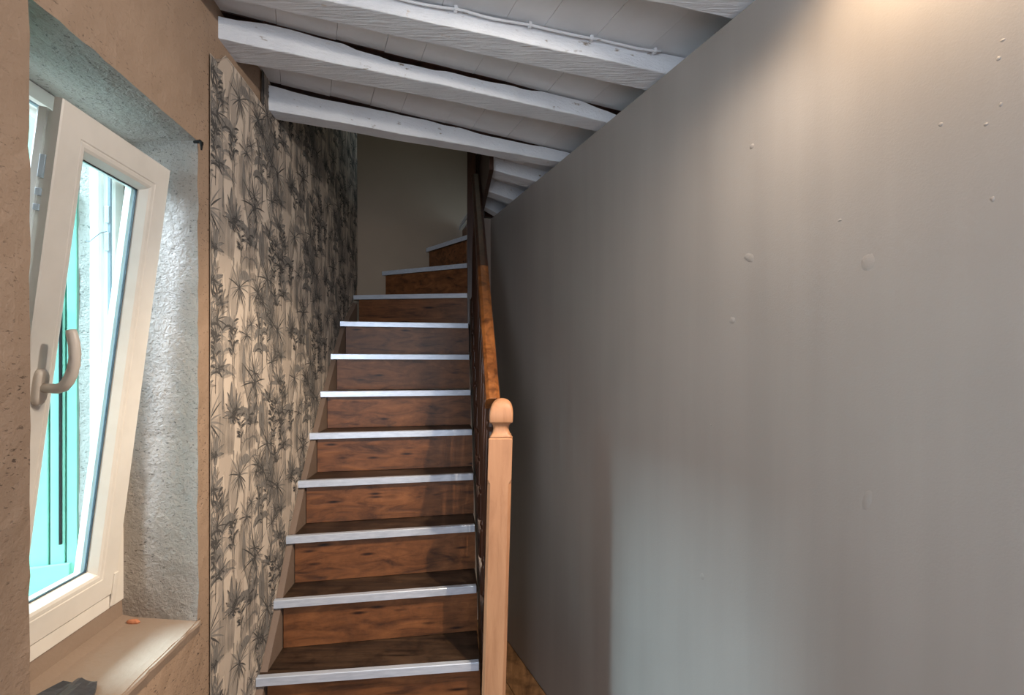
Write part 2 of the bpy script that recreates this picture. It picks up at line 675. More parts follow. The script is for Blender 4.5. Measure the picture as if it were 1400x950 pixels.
tr0 = Vector((-0.879, 1.87, 0))
trn = Vector((-0.523, 1, 0)).normalized()
fa0 = Vector((fas(2.4) - 0.004, 2.4, 0))
fan = Vector((1, 0.128, 0)).normalized()
b = -0.62
rnd = random.Random(3)
while b < 2.4:
    w = rnd.choice((0.15, 0.19, 0.22, 0.12, 0.17))
    g = 0.0006
    strip = [bdir * e + bper * l for (l, e) in ((-3.5, b + g), (-3.5, b + w - g), (4.5, b + w - g), (4.5, b + g))]
    strip = clip(strip, LO - LN * 0.04, LN)
    strip = clip(strip, Vector((RX, 0, 0)) + rnor * 0.45, -rnor)
    strip = clip(strip, Vector((0, -2.98, 0)), Vector((0, 1, 0)))
    for extra in (((tr0, -trn),), ((tr0, trn), (fa0, fan), (Vector((0, 3.33, 0)), Vector((0, -1, 0))))):
        q = strip
        for p, n in extra:
            if len(q) > 2:
                q = clip(q, p, n)
        if len(q) < 3:
            continue
        dz = rnd.uniform(-0.0015, 0.0015)
        mb = MB()
        mb.prism([(p.x, p.y) for p in q], ZB + dz, ZB + 0.02)
        mb.build('ceiling_board', MAT['board'], CEIL, bevel=0.0005)
    b += w


# ================================================================== CEILING BEAMS
def beam(label, p0, p1, w, zb0, zb1, seed, front_gap=0.006, wander=0.006, zt=None, ext=0.06, name='ceiling_beam', bw=None, bow=0.0, rext=0.38):
    a, b = Vector((*p0, 0)), Vector((*p1, 0))
    t = (b - a).normalized()
    q = Vector((-t.y, t.x, 0))
    L = (b - a).length
    n = max(6, int((L + rext) / 0.035))
    root_loc = Vector((a.x, a.y, E + zb0))
    mb = MB()
    rings = []
    zt = ZB if zt is None else zt
    strip = MB()
    srings = []
    for i in range(n + 1):
        s = -ext + (L + ext + rext) * i / n
        f = i / n
        c = a + t * s
        z = E + zb0 + (zb1 - zb0) * f + bow * math.sin(math.pi * min(1, max(0, f)))
        N = lambda k, fr=3.0: noise.noise(Vector((s * fr, seed * 7.3, k * 3.7)))
        wf = N(1) * wander + N(1.5, 11) * 0.0025
        wb = N(2) * wander + N(2.5, 11) * 0.0025
        zf = N(3) * wander * 0.5 + N(3.5, 13) * 0.002
        gap = max(0.001, front_gap * (0.75 + 1.2 * N(4, 3.0)) + 0.35 * front_gap * N(4.4, 14))
        ww = w if bw is None else w + (bw - w) * f
        r = 0.0035 + 0.002 * N(5, 6)
        prof = [(0.05, zt - E), (wf * 1.4 + 0.05, None), (wf, 'g'), (wf * 0.7, 0.035), (wf, r + zf), (wf + r * 0.35, r * 0.3 + zf), (wf + r, zf),
                (ww / 2, zf + 0.001 * N(6, 9)), (ww + wb - r, zf), (ww + wb - r * 0.3, r * 0.3 + zf), (ww + wb, r + zf), (ww + wb, None)]
        ring = []
        for j, (qq, h) in enumerate(prof):
            if j == 0:
                zz = zt + 0.005
                qq = ww * 0.8
            elif j == 1:
                zz, qq = zt - gap, ww * 0.8
            elif h == 'g':
                zz = zt - gap - 0.003
            elif h is None:
                zz = zt + 0.005
            else:
                zz = z + h
            ring.append(c + q * qq + Vector((0, 0, zz)))
        rings.append(ring)
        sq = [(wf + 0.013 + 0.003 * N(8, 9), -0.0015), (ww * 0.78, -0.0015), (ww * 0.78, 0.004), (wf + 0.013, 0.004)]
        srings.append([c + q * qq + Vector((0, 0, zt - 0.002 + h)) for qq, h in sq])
    mb.loft(rings)
    # object with origin at its wall end
    o = mb.build(name, MAT['beam'], None, loc=root_loc)
    o['kind'] = 'thing'
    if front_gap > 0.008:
        strip.loft(srings)  # dark strip painted in for the shade of the open joint
        strip.build('gap_shade_strip', MAT['dark'], o)['label'] = 'dark strip standing in for the shade in the joint above the beam'
    return tag(o, label, 'beam', None)


BEAM1 = beam('white painted trimmer beam spanning the foot of the dark stairwell opening', (-0.879, 1.836), (0.188, 2.395), 0.072, 0.925, 0.985, 1, 0.014, 0.003)
BEAM2 = beam('rough white beam with rust stains, second from the stairwell opening', (-0.842, 1.466), (0.364, 2.015), 0.115, 0.943, 0.968, 2, 0.024, 0.006, bw=0.08, bow=0.010)
BEAM3 = beam('broad white beam carrying the painted-over cable along its upper edge', (-0.821, 1.262), (0.498, 1.675), 0.075, 0.985, 0.960, 3, 0.008, 0.004, bw=0.125)
BEAM4 = beam('white beam at the top edge of the photo, nearest the warm lamp glow', (-0.79, 0.96), (0.625, 1.33), 0.09, 1.0, 0.958, 4, 0.004, 0.006)


def stub(label, dl, dr, w, z):
    mb = MB()
    x0 = Vector((fas(dl), dl, 0))
    ex = Vector((rw_x(dr) - fas(dl), dr - dl)).normalized() * 0.25          # carried on over the partition
    poly = [(fas(dl), dl), (rw_x(dr) + ex.x, dr + ex.y), (rw_x(dr + w) + ex.x, dr + w + ex.y), (fas(dl + w), dl + w)]
    mb.prism(poly, E + z, ZB + 0.004)
    o = mb.build('ceiling_beam', MAT['beam'], None, bevel=0.005, loc=(fas(dl), dl, E + z))
    o['kind'] = 'thing'
    return tag(o, label, 'beam')


stub('short white beam stub directly behind the trimmer, right of the stairwell', 2.50, 2.65, 0.105, 0.968)
stub('short white beam stub in the middle of the three behind the trimmer', 2.77, 2.92, 0.09, 0.958)
stub('shortest white beam stub, deepest in the corner over the pale end wall', 3.03, 3.17, 0.08, 0.957)

# painted cable clipped along the upper edge of beam 3
a, b_ = Vector((-0.78, 1.268, 0)), Vector((0.478, 1.655, 0))
t_ = (b_ - a).normalized()
q_ = Vector((-t_.y, t_.x, 0))
pts = []
for i in range(60):
    f = i / 59
    p = a + (b_ - a) * f - q_ * (0.006 + 0.002 * noise.noise(Vector((f * 9, 1, 2))))
    sag = 0.006 * abs(math.sin(f * math.pi * 6))
    pts.append(p + Vector((0, 0, ZB - 0.016 - sag + 0.002 * noise.noise(Vector((f * 14, 5, 2))))))
mb = MB()
mb.tube(pts, 0.0038, 8)
CABLE = mb.build('electrical_cable', MAT['beam'], None, smooth=True, loc=tuple(pts[0]))
tag(CABLE, 'thin painted-over cable clipped along the upper edge of a white beam', 'cable')
for i in range(7):
    f = i / 6 * 0.985 + 0.005
    p = pts[min(59, int(f * 59))]
    mb = MB()
    q = [p + t_ * e + q_ * g for e, g in ((-0.005, 0.008), (0.005, 0.008), (0.005, -0.006), (-0.005, -0.006))]
    mb.hexa([x + Vector((0, 0, -0.007)) for x in q], [x + Vector((0, 0, 0.008)) for x in q])
    mb.build('cable_clip', MAT['beam'], CABLE, bevel=0.0015)

# ================================================================== STAIRCASE
# nosing i: z above floor, left end on wall, right end at the inner string
Z = {-2: -1.412, -1: -1.228, 0: -1.046, 1: -0.859, 2: -0.667, 3: -0.481, 4: -0.299, 5: -0.116, 6: 0.074, 7: 0.266, 8: 0.466, 9: 0.655, 10: 0.84, 11: 1.02, 12: 1.20}
DL = {-2: 1.39, -1: 1.555, 0: 1.725, 1: 1.886, 2: 2.02, 3: 2.172, 4: 2.34, 5: 2.52, 6: 2.718, 7: 2.925, 8: 3.288}
DR = {-2: 1.46, -1: 1.64, 0: 1.82, 1: 2.02, 2: 2.175, 3: 2.33, 4: 2.49, 5: 2.69, 6: 2.89, 7: 3.07, 8: 3.20}
string_x = lambda d: -0.112 - 0.116 * (d - 1.82)
NOS = {}
for i in range(-2, 9):
    NOS[i] = (Vector((lw_x(DL[i]), DL[i], 0)), Vector((string_x(DR[i]), DR[i], 0)))
NOS[9] = (Vector((-0.885, BW(-0.885) - 0.004, 0)), Vector((-0.276, 3.206, 0)))
NOS[10] = (Vector((-0.603, BW(-0.603) - 0.004, 0)), Vector((-0.270, 3.225, 0)))
NOS[11] = (Vector((-0.38, BW(-0.38) - 0.004, 0)), Vector((-0.262, 3.255, 0)))
NOS[12] = (Vector((-0.18, BW(-0.18) - 0.004, 0)), Vector((-0.25, 3.280, 0)))
STAIR = empty('staircase', (-0.5, 1.45, 0), 'steep brown wooden staircase with metal-edged steps winding right at the top', 'staircase')
TH = 0.026


def back_off(i, dist):
    """nosing line i moved back (uphill) by dist"""
    l, r = NOS[i]
    t = (r - l).normalized()
    q = Vector((-t.y, t.x, 0))
    return l + q * dist, r + q * dist


def inset(l, r, a, b):
    t = (r - l).normalized()
    return l + t * a, r - t * b


for i in range(-2, 12):
    z = E + Z[i]
    l, r = NOS[i]
    # tread
    if i < 11:
        bl, br = back_off(i + 1, 0.045)
        poly = [l, r, br, bl]
        if i == 8:                          # corner tread reaches into the corner
            c = Vector((-1.03, BW(-1.03) - 0.006, 0))
            poly = [l, r, br, Vector((bl.x, BW(bl.x) - 0.004, 0)), c]
        elif i in (9, 10):
            poly = [l, r, br, bl + Vector((0, -0.0, 0))]
        mb = MB()
        mb.prism([(p.x, p.y) for p in poly], z - TH, z - 0.002)
        tr = mb.build('tread', MAT['tread'], STAIR, bevel=0.003)
    # riser below the nosing
    zl = E + (Z[i - 1] if i > -2 else -E)
    f0, f1 = back_off(i, 0.022)
    b0, b1 = back_off(i, 0.042)
    if i <= 8:
        f0, f1 = inset(f0, f1, 0.034, 0.0)
        b0, b1 = inset(b0, b1, 0.034, 0.0)
    mb = MB()
    q = [f0, f1, b1, b0]
    mb.hexa([p + Vector((0, 0, zl)) for p in q], [p + Vector((0, 0, z - TH)) for p in q])
    mb.build('riser', MAT['riser'], STAIR)
    # aluminium angle on the nosing
    t = (r - l).normalized()
    u = Vector((-t.y, t.x, 0))
    ln, rn = inset(l, r, -0.004 if i <= 8 else 0.004, 0.006)
    mb = MB()
    prof = [(-0.003, -TH - 0.001), (-0.003, -0.001), (-0.001, 0.0015), (0.018, 0.0015), (0.018, -0.0015), (0.0, -0.002), (0.0, -TH - 0.001)]
    mb.loft([[p + u * a + Vector((0, 0, z + h)) for a, h in prof] for p in (ln, ln + (rn - ln) * 0.33, ln + (rn - ln) * 0.66, rn)])
    mb.build('nosing_strip', MAT['alu'], STAIR)['label'] = 'brushed aluminium edge strip'

# painted skirt along the left wall, following the steps
mb = MB()
top, bot = [], []
for i in range(-2, 9):
    l = NOS[i][0]
    top.append(LW(l.y / 0.995, 0.0, E + Z[i] - 0.045))
    bot.append(LW(l.y / 0.995, 0.0, max(0.0, E + Z[i] - 0.40)))
vs, fs = [], []
n = len(top)
for off in (0.002, 0.028):
    vs += [p + LN * off for p in top] + [p + LN * off for p in bot]
for j in range(n - 1):
    fs += [(j, j + 1, n + j + 1, n + j), (2 * n + j, 2 * n + j + 1, 3 * n + j + 1, 3 * n + j),
           (j, j + 1, 2 * n + j + 1, 2 * n + j), (n + j, n + j + 1, 3 * n + j + 1, 3 * n + j)]
fs += [(0, n, 3 * n, 2 * n), (n - 1, 2 * n - 1, 4 * n - 1, 3 * n - 1)]
mb.add(vs, fs)
mb.build('wall_skirt', MAT['string_paint'], STAIR)['label'] = 'taupe painted skirt along the wall'

# ================================================================== BALUSTRADE
BAL = empty('balustrade', (-0.03, 1.78, 0), 'balustrade with pale newel post and dark handrail on the open side of the stairs', 'balustrade')
# string board
mb = MB()
top, bot = [], []
for i, d, zi in [(-1, 1.765, E + Z[-1] + (Z[0] - Z[-1]) * 0.7)] + [(k, DR[k], E + Z[k]) for k in range(0, 9)]:
    top.append(Vector((string_x(d) + 0.006, d, zi + 0.035)))
    bot.append(Vector((string_x(d) + 0.006, d, max(0.01, zi - 0.30))))
off = Vector((0.034, 0.004, 0))
n = len(top)
vs = top + bot + [p + off for p in top] + [p + off for p in bot]
fs = []
for j in range(n - 1):
    fs += [(j, j + 1, n + j + 1, n + j), (2 * n + j, 2 * n + j + 1, 3 * n + j + 1, 3 * n + j),
           (j, j + 1, 2 * n + j + 1, 2 * n + j), (n + j, n + j + 1, 3 * n + j + 1, 3 * n + j)]
fs += [(0, n, 3 * n, 2 * n), (n - 1, 2 * n - 1, 4 * n - 1, 3 * n - 1)]
mb.add(vs, fs)
mb.build('string_board', MAT['dark'], BAL)['label'] = 'dark stained inner string board'
# newel post
LEAN = Vector((0.026, 0, 0)) / 0.95


def nw(x, y, z):
    zz = z - (E - 0.65)
    return Vector((-0.050 + x, 1.775 + y, z)) + LEAN * zz


def square_ring(h, r, z, ch=0.0, m=5):
    """square section of half-width h; ch chamfers, r rounds the corners"""
    out = []
    for (sx, sy) in ((1, -1), (1, 1), (-1, 1), (-1, -1)):
        cs = []
        c = max(r, ch)
        for k in range(m):
            a = math.pi / 2 * k / (m - 1)
            if ch > r:
                f = k / (m - 1)
                px, py = h - c * (1 - f) * 0 - c * f, h - c * (1 - f)
                cs.append((px, py))
            else:
                cs.append((h - c + c * math.cos(a), h - c + c * math.sin(a)))
        cs = [(x * sx, y * sy) for x, y in cs]
        if sx * sy < 0:
            cs = cs[::-1]
        out += cs
    return [nw(x, y, z) for x, y in out]


zt = E - 0.238                               # top of the square shaft
H = 0.0405
mb = MB()
rings = [square_ring(H, 0.002, 0.0), square_ring(H, 0.002, 0.25), square_ring(H, 0.001, 0.262, 0.010),
         square_ring(H, 0.001, zt - 0.155, 0.010), square_ring(H, 0.002, zt - 0.140), square_ring(H, 0.002, zt - 0.004), square_ring(H - 0.004, 0.002, zt)]
mb.loft(rings)
NEWEL = mb.build('newel_post', MAT['newel'], BAL)
NEWEL['label'] = 'pale pine newel post'
mb = MB()
rings = []
for (h, r, dz) in ((0.036, 0.004, 0.0), (0.036, 0.006, 0.006), (0.031, 0.012, 0.012), (0.0275, 0.014, 0.022), (0.027, 0.014, 0.032), (0.0285, 0.013, 0.042), (0.033, 0.009, 0.049),
                   (0.0385, 0.006, 0.052), (0.0400, 0.006, 0.056), (0.0402, 0.006, 0.078), (0.0395, 0.008, 0.090), (0.0370, 0.011, 0.103), (0.0330, 0.013, 0.114),
                   (0.0270, 0.014, 0.123), (0.0190, 0.012, 0.129), (0.0090, 0.007, 0.1325), (0.002, 0.0015, 0.1335)):
    rings.append(square_ring(h, r, zt + dz))
mb.loft(rings)
mb.build('post_cap', MAT['newel'], NEWEL, smooth=True)
# handrail
h0, h1 = Vector((-0.068, 1.81, E - 0.125)), Vector((-0.222, 3.15, E + 1.17))
mb = MB()
axis = (h1 - h0).normalized()
side = Vector((axis.y, -axis.x, 0)).normalized()
upv = side.cross(axis).normalized()
if upv.z < 0:
    upv = -upv
prof = [(-0.026, -0.028), (-0.028, 0.0), (-0.024, 0.018), (-0.012, 0.026), (0.012, 0.026), (0.024, 0.018), (0.028, 0.0), (0.026, -0.028)]
for (g0, g1, nm, mm, lab) in ((0.0, 0.455, 'handrail', 'rail', 'worn brown handrail'), (0.455, 1.0, 'upper_handrail', 'dark', 'dark upper handrail')):
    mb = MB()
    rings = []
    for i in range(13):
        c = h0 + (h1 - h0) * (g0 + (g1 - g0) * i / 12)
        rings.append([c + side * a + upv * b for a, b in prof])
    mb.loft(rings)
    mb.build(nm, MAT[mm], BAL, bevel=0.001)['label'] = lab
# balusters
for j in range(13):
    d = 1.875 + j * 0.100
    f = (d - 1.81) / (3.15 - 1.81)
    zt_ = (h0 + (h1 - h0) * f).z - 0.03
    x = string_x(d) + 0.024
    # top of string at d
    ks = sorted(DR, key=lambda k: DR[k])
    zb_ = 0
    for k0, k1 in zip(ks, ks[1:]):
        if DR[k0] <= d <= DR[k1]:
            g = (d - DR[k0]) / (DR[k1] - DR[k0])
            zb_ = E + Z[k0] + (Z[k1] - Z[k0]) * g + 0.03
    if not zb_:
        continue
    xt = (h0 + (h1 - h0) * f).x
    mb = MB()
    rings = []
    for (g, w) in ((0, 0.016), (0.12, 0.016), (0.13, 0.012), (0.15, 0.017), (0.17, 0.012), (0.3, 0.0145), (0.5, 0.0165), (0.7, 0.0135), (0.84, 0.012), (0.86, 0.017), (0.88, 0.012), (0.89, 0.016), (1, 0.016)):
        zz = zb_ + (zt_ - zb_) * g
        xx = x + (xt - x) * g
        rings.append([Vector((xx + w * math.cos(a), d + w * math.sin(a), zz)) for a in [2 * math.pi * q / 8 + math.pi / 8 for q in range(8)]])
    mb.loft(rings)
    mb.build('baluster', MAT['dark'], BAL)
# upper newel and the boarding beside it
POST = MB()
POST.prism([(-0.276, 3.150), (-0.222, 3.150), (-0.222, 3.204), (-0.276, 3.204)], E + 0.10, TOPZ - 0.02)
POST.build('upper_post', MAT['dark'], BAL, bevel=0.003)['label'] = 'dark upper newel post'
PART = empty('board_screen', (-0.18, 3.24, E + 0.95), 'dark brown vertical boards closing the stairwell above the white beam stubs', 'screen')
for j in range(7):
    x0 = -0.225 + j * 0.052
    x1 = x0 + 0.048
    y = lambda x: 3.205 + (x + 0.27) * 0.38
    o_ = 0.004 * (j % 2)
    mb = MB()
    mb.prism([(x0, y(x0) + o_), (x1, y(x1) + o_), (x1 - 0.008, y(x1) + 0.022 + o_), (x0 - 0.008, y(x0) + 0.022 + o_)], E + 0.957, TOPZ - 0.02)
    mb.build('screen_board', MAT['dark'], PART, bevel=0.003)
# fascia under the floor edge, beside the beam stubs
mb = MB()
a, b_ = Vector((fas(2.44) - 0.018, 2.44, 0)), Vector((fas(3.2) - 0.018, 3.2, 0))
wv = Vector((0.020, 0.002, 0))
mb.hexa([p + Vector((0, 0, E + 0.945)) for p in (a, b_, b_ + wv, a + wv)], [p + Vector((0, 0, E + 1.25)) for p in (a, b_, b_ + wv, a + wv)])
mb.build('edge_board', MAT['dark'], PART)

# ================================================================== WINDOW
WIN = bpy.data.objects.new('window_1', None)
WIN.location = LW(1.16, -0.22, E - 0.61)
link(WIN)
struct(WIN)


def frame_loft(rect, prof, tf):
    s0, s1, z0, z1 = rect
    rings = []
    for (cs, cz, ds, dz) in ((s0, z0, 1, 1), (s1, z0, -1, 1), (s1, z1, -1, -1), (s0, z1, 1, -1)):
        rings.append([tf(cs + ds * i, n, cz + dz * i) for i, n in prof])
    mb = MB()
    n = len(prof)
    vs = [p for r in rings for p in r]
    fs = []
    for c in range(4):
        c2 = (c + 1) % 4
        for j in range(n):
            k = (j + 1) % n
            fs.append((c * n + j, c * n + k, c2 * n + k, c2 * n + j))
    mb.add(vs, fs)
    return mb


fix = lambda s, n, z: LW(s, n, z)
FR = (OS0 + 0.001, OS1 - 0.001, E - 0.612, E + 0.598)
fp = [(0, -0.200), (0.032, -0.200), (0.036, -0.204), (0.036, -0.226), (0.041, -0.229), (0.044, -0.234), (0.044, -0.250), (0.040, -0.256), (0, -0.256)]
FRAME = frame_loft(FR, fp, fix).build('window_frame', MAT['pvc'], WIN)
mb = frame_loft(FR, [(0.0362, -0.206), (0.0392, -0.208), (0.0392, -0.214), (0.0362, -0.216)], fix)
mb.build('frame_seal', MAT['seal'], FRAME)
# striker plates, bolt hole and loose wire on the far jamb
sj = OS1 - 0.001 - 0.036
for (z, hh) in ((E + 0.395, 0.022), (E + 0.325, 0.024), (E - 0.35, 0.03)):
    mb = MB()
    q = [LW(s, n, 0) for s, n in ((sj, -0.209), (sj - 0.006, -0.209), (sj - 0.006, -0.220), (sj, -0.220))]
    mb.hexa([p + Vector((0, 0, z - hh)) for p in q], [p + Vector((0, 0, z + hh)) for p in q])
    mb.build('striker_plate', MAT['plate'], FRAME, bevel=0.002)
mb = MB()
mb.tube([LW(sj - 0.009, -0.212, E + 0.35), LW(sj - 0.014, -0.225, E + 0.345), LW(sj - 0.016, -0.240, E + 0.33), LW(sj - 0.012, -0.252, E + 0.322), LW(sj - 0.010, -0.262, E + 0.325)], 0.0012, 6)
mb.build('loose_wire', MAT['steel'], FRAME)
# tilted sash, hinged at the bottom
TILT = math.radians(7.1)
ZH = E - 0.578
NH = -0.196
SR = (0.985, 1.347, 0.0, 1.10)


def sash_tf(s, n, h):
    return LW(s, NH + math.sin(TILT) * h + math.cos(TILT) * n, ZH + math.cos(TILT) * h - math.sin(TILT) * n)


sp = [(0, -0.002), (0.003, 0), (0.054, 0), (0.0555, -0.0015), (0.057, -0.002), (0.057, -0.034), (0.074, -0.036), (0.078, -0.040), (0.078, -0.052), (0.072, -0.058),
      (0.018, -0.058), (0.016, -0.054), (0.016, -0.040), (0.021, -0.040), (0.021, -0.028), (0.016, -0.028), (0.016, -0.016), (0.0, -0.016)]
SASH = frame_loft(SR, sp, sash_tf).build('tilted_sash', MAT['pvc'], WIN)
bp = [(0.057, -0.002), (0.0585, -0.0005), (0.066, -0.001), (0.072, -0.004), (0.082, -0.020), (0.082, -0.0245), (0.057, -0.0245)]
frame_loft(SR, bp, sash_tf).build('glazing_bead', MAT['pvc'], SASH)
gp = [(0.079, -0.0245), (0.0845, -0.0225), (0.0845, -0.0275), (0.079, -0.028)]
frame_loft(SR, gp, sash_tf).build('glass_gasket', MAT['gasket'], SASH)
gp = [(0.070, -0.0285), (0.078, -0.0285), (0.078, -0.0335), (0.070, -0.0335)]
frame_loft(SR, gp, sash_tf).build('glass_spacer', MAT['steel'], SASH)
for nn in (-0.025, -0.031):
    i = 0.070
    q = [(SR[0] + i, SR[2] + i), (SR[1] - i, SR[2] + i), (SR[1] - i, SR[3] - i), (SR[0] + i, SR[3] - i)]
    mb = MB()
    mb.hexa([sash_tf(s, nn - 0.003, h) for s, h in q], [sash_tf(s, nn, h) for s, h in q])
    mb.build('glass_pane', MAT['glass'], SASH)
# locking gear in the sash groove
for (h, l) in ((0.97, 0.022), (0.92, 0.007), (0.89, 0.006), (0.55, 0.02)):
    mb = MB()
    mb.hexa([sash_tf(SR[0] + 0.013, n, hh) for n, hh in ((-0.029, h - l), (-0.039, h - l), (-0.039, h + l), (-0.029, h + l))],
            [sash_tf(SR[0] + 0.021, n, hh) for n, hh in ((-0.029, h - l), (-0.039, h - l), (-0.039, h + l), (-0.029, h + l))])
    mb.build('locking_bolt', MAT['plate'], SASH, bevel=0.001)
# handle, turned up in the tilt position
HC, HS = 0.545, SR[0] + 0.030
mb = MB()
rings = []
for (n, k) in ((0.0, 1.0), (0.007, 1.0), (0.011, 0.85), (0.0115, 0.6)):
    ring = []
    for q in range(20):
        a = 2 * math.pi * q / 20
        ca, sa = math.cos(a), math.sin(a)
        e = lambda x: math.copysign(abs(x) ** 0.6, x)
        ring.append(sash_tf(HS + 0.0145 * k * e(ca), n, HC + 0.036 * k * e(sa)))
    rings.append(ring)
mb.loft(rings)
mb.build('handle_plate', MAT['handle'], SASH, smooth=True)
mb = MB()
path = [(0, 0.008, 0), (0, 0.022, 0), (0, 0.036, 0.001), (0, 0.046, 0.006), (0, 0.053, 0.017), (0, 0.058, 0.034), (0, 0.060, 0.052), (0, 0.059, 0.072), (0, 0.055, 0.092), (0, 0.049, 0.110), (0, 0.046, 0.118)]
mb.tube([sash_tf(HS + a, n, HC + h) for a, n, h in path], [0.0095, 0.0095, 0.010, 0.0105, 0.0105, 0.0105, 0.0105, 0.010, 0.010, 0.0095, 0.0085], 14)
mb.build('handle_grip', MAT['handle'], SASH, smooth=True)
# hinge cover at the lower far corner
mb = MB()
mb.hexa([sash_tf(s, 0.0, h) for s, h in ((SR[1] - 0.016, -0.03), (SR[1], -0.03), (SR[1], 0.055), (SR[1] - 0.016, 0.055))],
        [sash_tf(s, 0.004, h) for s, h in ((SR[1] - 0.016, -0.03), (SR[1], -0.03), (SR[1], 0.055), (SR[1] - 0.016, 0.055))])
mb.build('hinge_cover', MAT['pvc'], SASH, bevel=0.0015)
# sill, rounded and worn along its front edge
mb = MB()
cols = cuts(WS0 - 0.012, WS1 + 0.006, 0.02, [])
rings = []
for s in cols:
    f = (s - WS0) / (WS1 - WS0)
    so = OS0 - 0.006 + (OS1 + 0.006 - OS0 + 0.006) * f
    e = 0.004 * noise.noise(Vector((s * 22, 3, 1))) + 0.003 * noise.noise(Vector((s * 60, 3, 1)))
    r = []
    for (n, z) in ((-0.205, -0.606), (-0.205, -0.655), (-0.17, -0.662), (-0.10, -0.665), (-0.02, -0.667), (0.004 + e, -0.670), (0.006 + e, -0.676), (0.0005, -0.700), (-0.10, -0.72), (-0.20, -0.72)):
        ss = s + (so - s) * min(1, max(0, -n / 0.2))
        r.append(LW(ss, n, E + z))
    rings.append(r)
mb.loft(rings)
mb.build('window_sill', MAT['sill'], WIN)

# things on and around the sill
mb = MB()
vs, fs = [], []
NU, NV = 16, 10
for top in (1, 0):
    for i in range(NU + 1):
        for j in range(NV + 1):
            a, c = i / NU, j / NV
            s = 0.80 + 0.285 * a
            wid = 0.13 * (1 - 0.55 * a ** 3)
            n = -0.155 + 0.03 * a + wid * c
            fold = 0.010 * abs(math.sin(c * 5.2 + a * 2.0)) + 0.006 * noise.noise(Vector((a * 4, c * 5, 2)))
            z = E - 0.660 + (0.030 * (1 - a) ** 0.5 + fold + 0.004 if top else 0.0)
            if top and (i == NU or j in (0, NV)):
                z = E - 0.655 + 0.004 * math.sin(i)
            vs.append(LW(s, n, z))
M_ = (NU + 1) * (NV + 1)
ix = lambda t, i, j: t * M_ + i * (NV + 1) + j
for t in (0, 1):
    for i in range(NU):
        for j in range(NV):
            fs.append((ix(t, i, j), ix(t, i + 1, j), ix(t, i + 1, j + 1), ix(t, i, j + 1)))
for i in range(NU):
    fs += [(ix(0, i, 0), ix(0, i + 1, 0), ix(1, i + 1, 0), ix(1, i, 0)), (ix(0, i, NV), ix(0, i + 1, NV), ix(1, i + 1, NV), ix(1, i, NV))]
for j in range(NV):
    fs += [(ix(0, 0, j), ix(0, 0, j + 1), ix(1, 0, j + 1), ix(1, 0, j)), (ix(0, NU, j), ix(0, NU, j + 1), ix(1, NU, j + 1), ix(1, NU, j))]
mb.add(vs, fs)
tag(mb.build('plastic_sheet', MAT['sheet'], None, loc=tuple(LW(0.95, -0.09, E - 0.66))), 'dark grey folded plastic sheet lying on the near end of the window sill', 'sheet')
mb = MB()
c = LW(1.352, -0.155, E - 0.6625)
rings = []
for (k, z) in ((0.9, 0.0), (1.0, 0.004), (0.75, 0.008), (0.3, 0.010)):
    rings.append([c + LT * (0.007 * k * math.cos(a) * (1 + 0.25 * math.sin(3 * a))) + LN * (0.019 * k * math.sin(a) * (1 + 0.2 * math.cos(2 * a + 1))) + Vector((0, 0, z)) for a in [2 * math.pi * q / 10 for q in range(10)]])
mb.loft(rings)
tag(mb.build('brick_chip', MAT['terracotta'], None, loc=tuple(c)), 'small orange terracotta chip lying on the sill against the far reveal', 'debris')
mb = MB()
c = LW(1.352, 0.0, E + 0.597)
mb.tube([c + LN * -0.01 + LT * 0.010, c + LN * 0.008 + LT * 0.004, c + LN * 0.013 - Vector((0, 0, 0.004)), c + LN * 0.010 + LT * 0.006 - Vector((0, 0, 0.022))], [0.004, 0.005, 0.005, 0.002], 7)
tag(mb.build('iron_nail', MAT['iron'], None, loc=tuple(c)), 'black bent nail end at the upper far corner of the window recess', 'nail')

# shutter outside, folded straight out from the facade
SH = empty('window_shutter', LW(1.39, -0.33, E - 0.64), 'mint green wooden shutter standing open outside the tilted window', 'shutter')
SA = math.radians(17)
SB = LW(1.389, -0.316, 0)
SD = (-LN * math.cos(SA) - LT * math.sin(SA)).normalized()
SN = (-LT * math.cos(SA) + LN * math.sin(SA)).normalized()


def slab(t0, t1, e0, e1, z0, z1):
    mb = MB()
    q = [SB + SD * t + SN * e for t, e in ((t0, e0), (t1, e0), (t1, e1), (t0, e1))]
    mb.hexa([p + Vector((0, 0, E + z0)) for p in q], [p + Vector((0, 0, E + z1)) for p in q])
    return mb


t = 0.0
for w in (0.026, 0.034, 0.055, 0.075, 0.075, 0.075, 0.075):
    slab(t, t + w - 0.004, -0.026, 0.0, -0.64, 0.70).build('shutter_plank', MAT['mint'], SH, bevel=0.003)
    t += w
slab(0.002, 0.41, -0.034, -0.026, -0.60, 0.66).build('shutter_backing', MAT['mint'], SH)
for z0, z1 in ((0.40, 0.47), (-0.58, -0.51)):
    slab(0.012, 0.40, 0.0, 0.014, z0, z1).build('shutter_batten', MAT['mint'], SH, bevel=0.002)
slab(0.030, 0.036, 0.0, 0.007, -0.46, 0.16).build('shutter_dark_strip', MAT['iron'], SH, bevel=0.001)['label'] = 'thin dark upright strip'

# ================================================================== WALLPAPER
PS0, PS1 = 1.417, 3.425
HT = {}


def stair_line(s):
    d = s * 0.995
    ks = list(range(-2, 9))
    if d <= DL[-2]:
        return E + Z[-2] - (DL[-2] - d) * 1.1
    for k0, k1 in zip(ks, ks[1:]):
        if d <= DL[k1]:
            g = (d - DL[k0]) / (DL[k1] - DL[k0])
            return E + Z[k0] + (Z[k1] - Z[k0]) * g
    return E + Z[8] + (d - DL[8]) * 1.0


def top_line(s):
    return E + 0.868 + 0.05 * min(1, max(0, (s - 1.46) / 0.05)) if s < 1.80 else TOPZ - 0.02


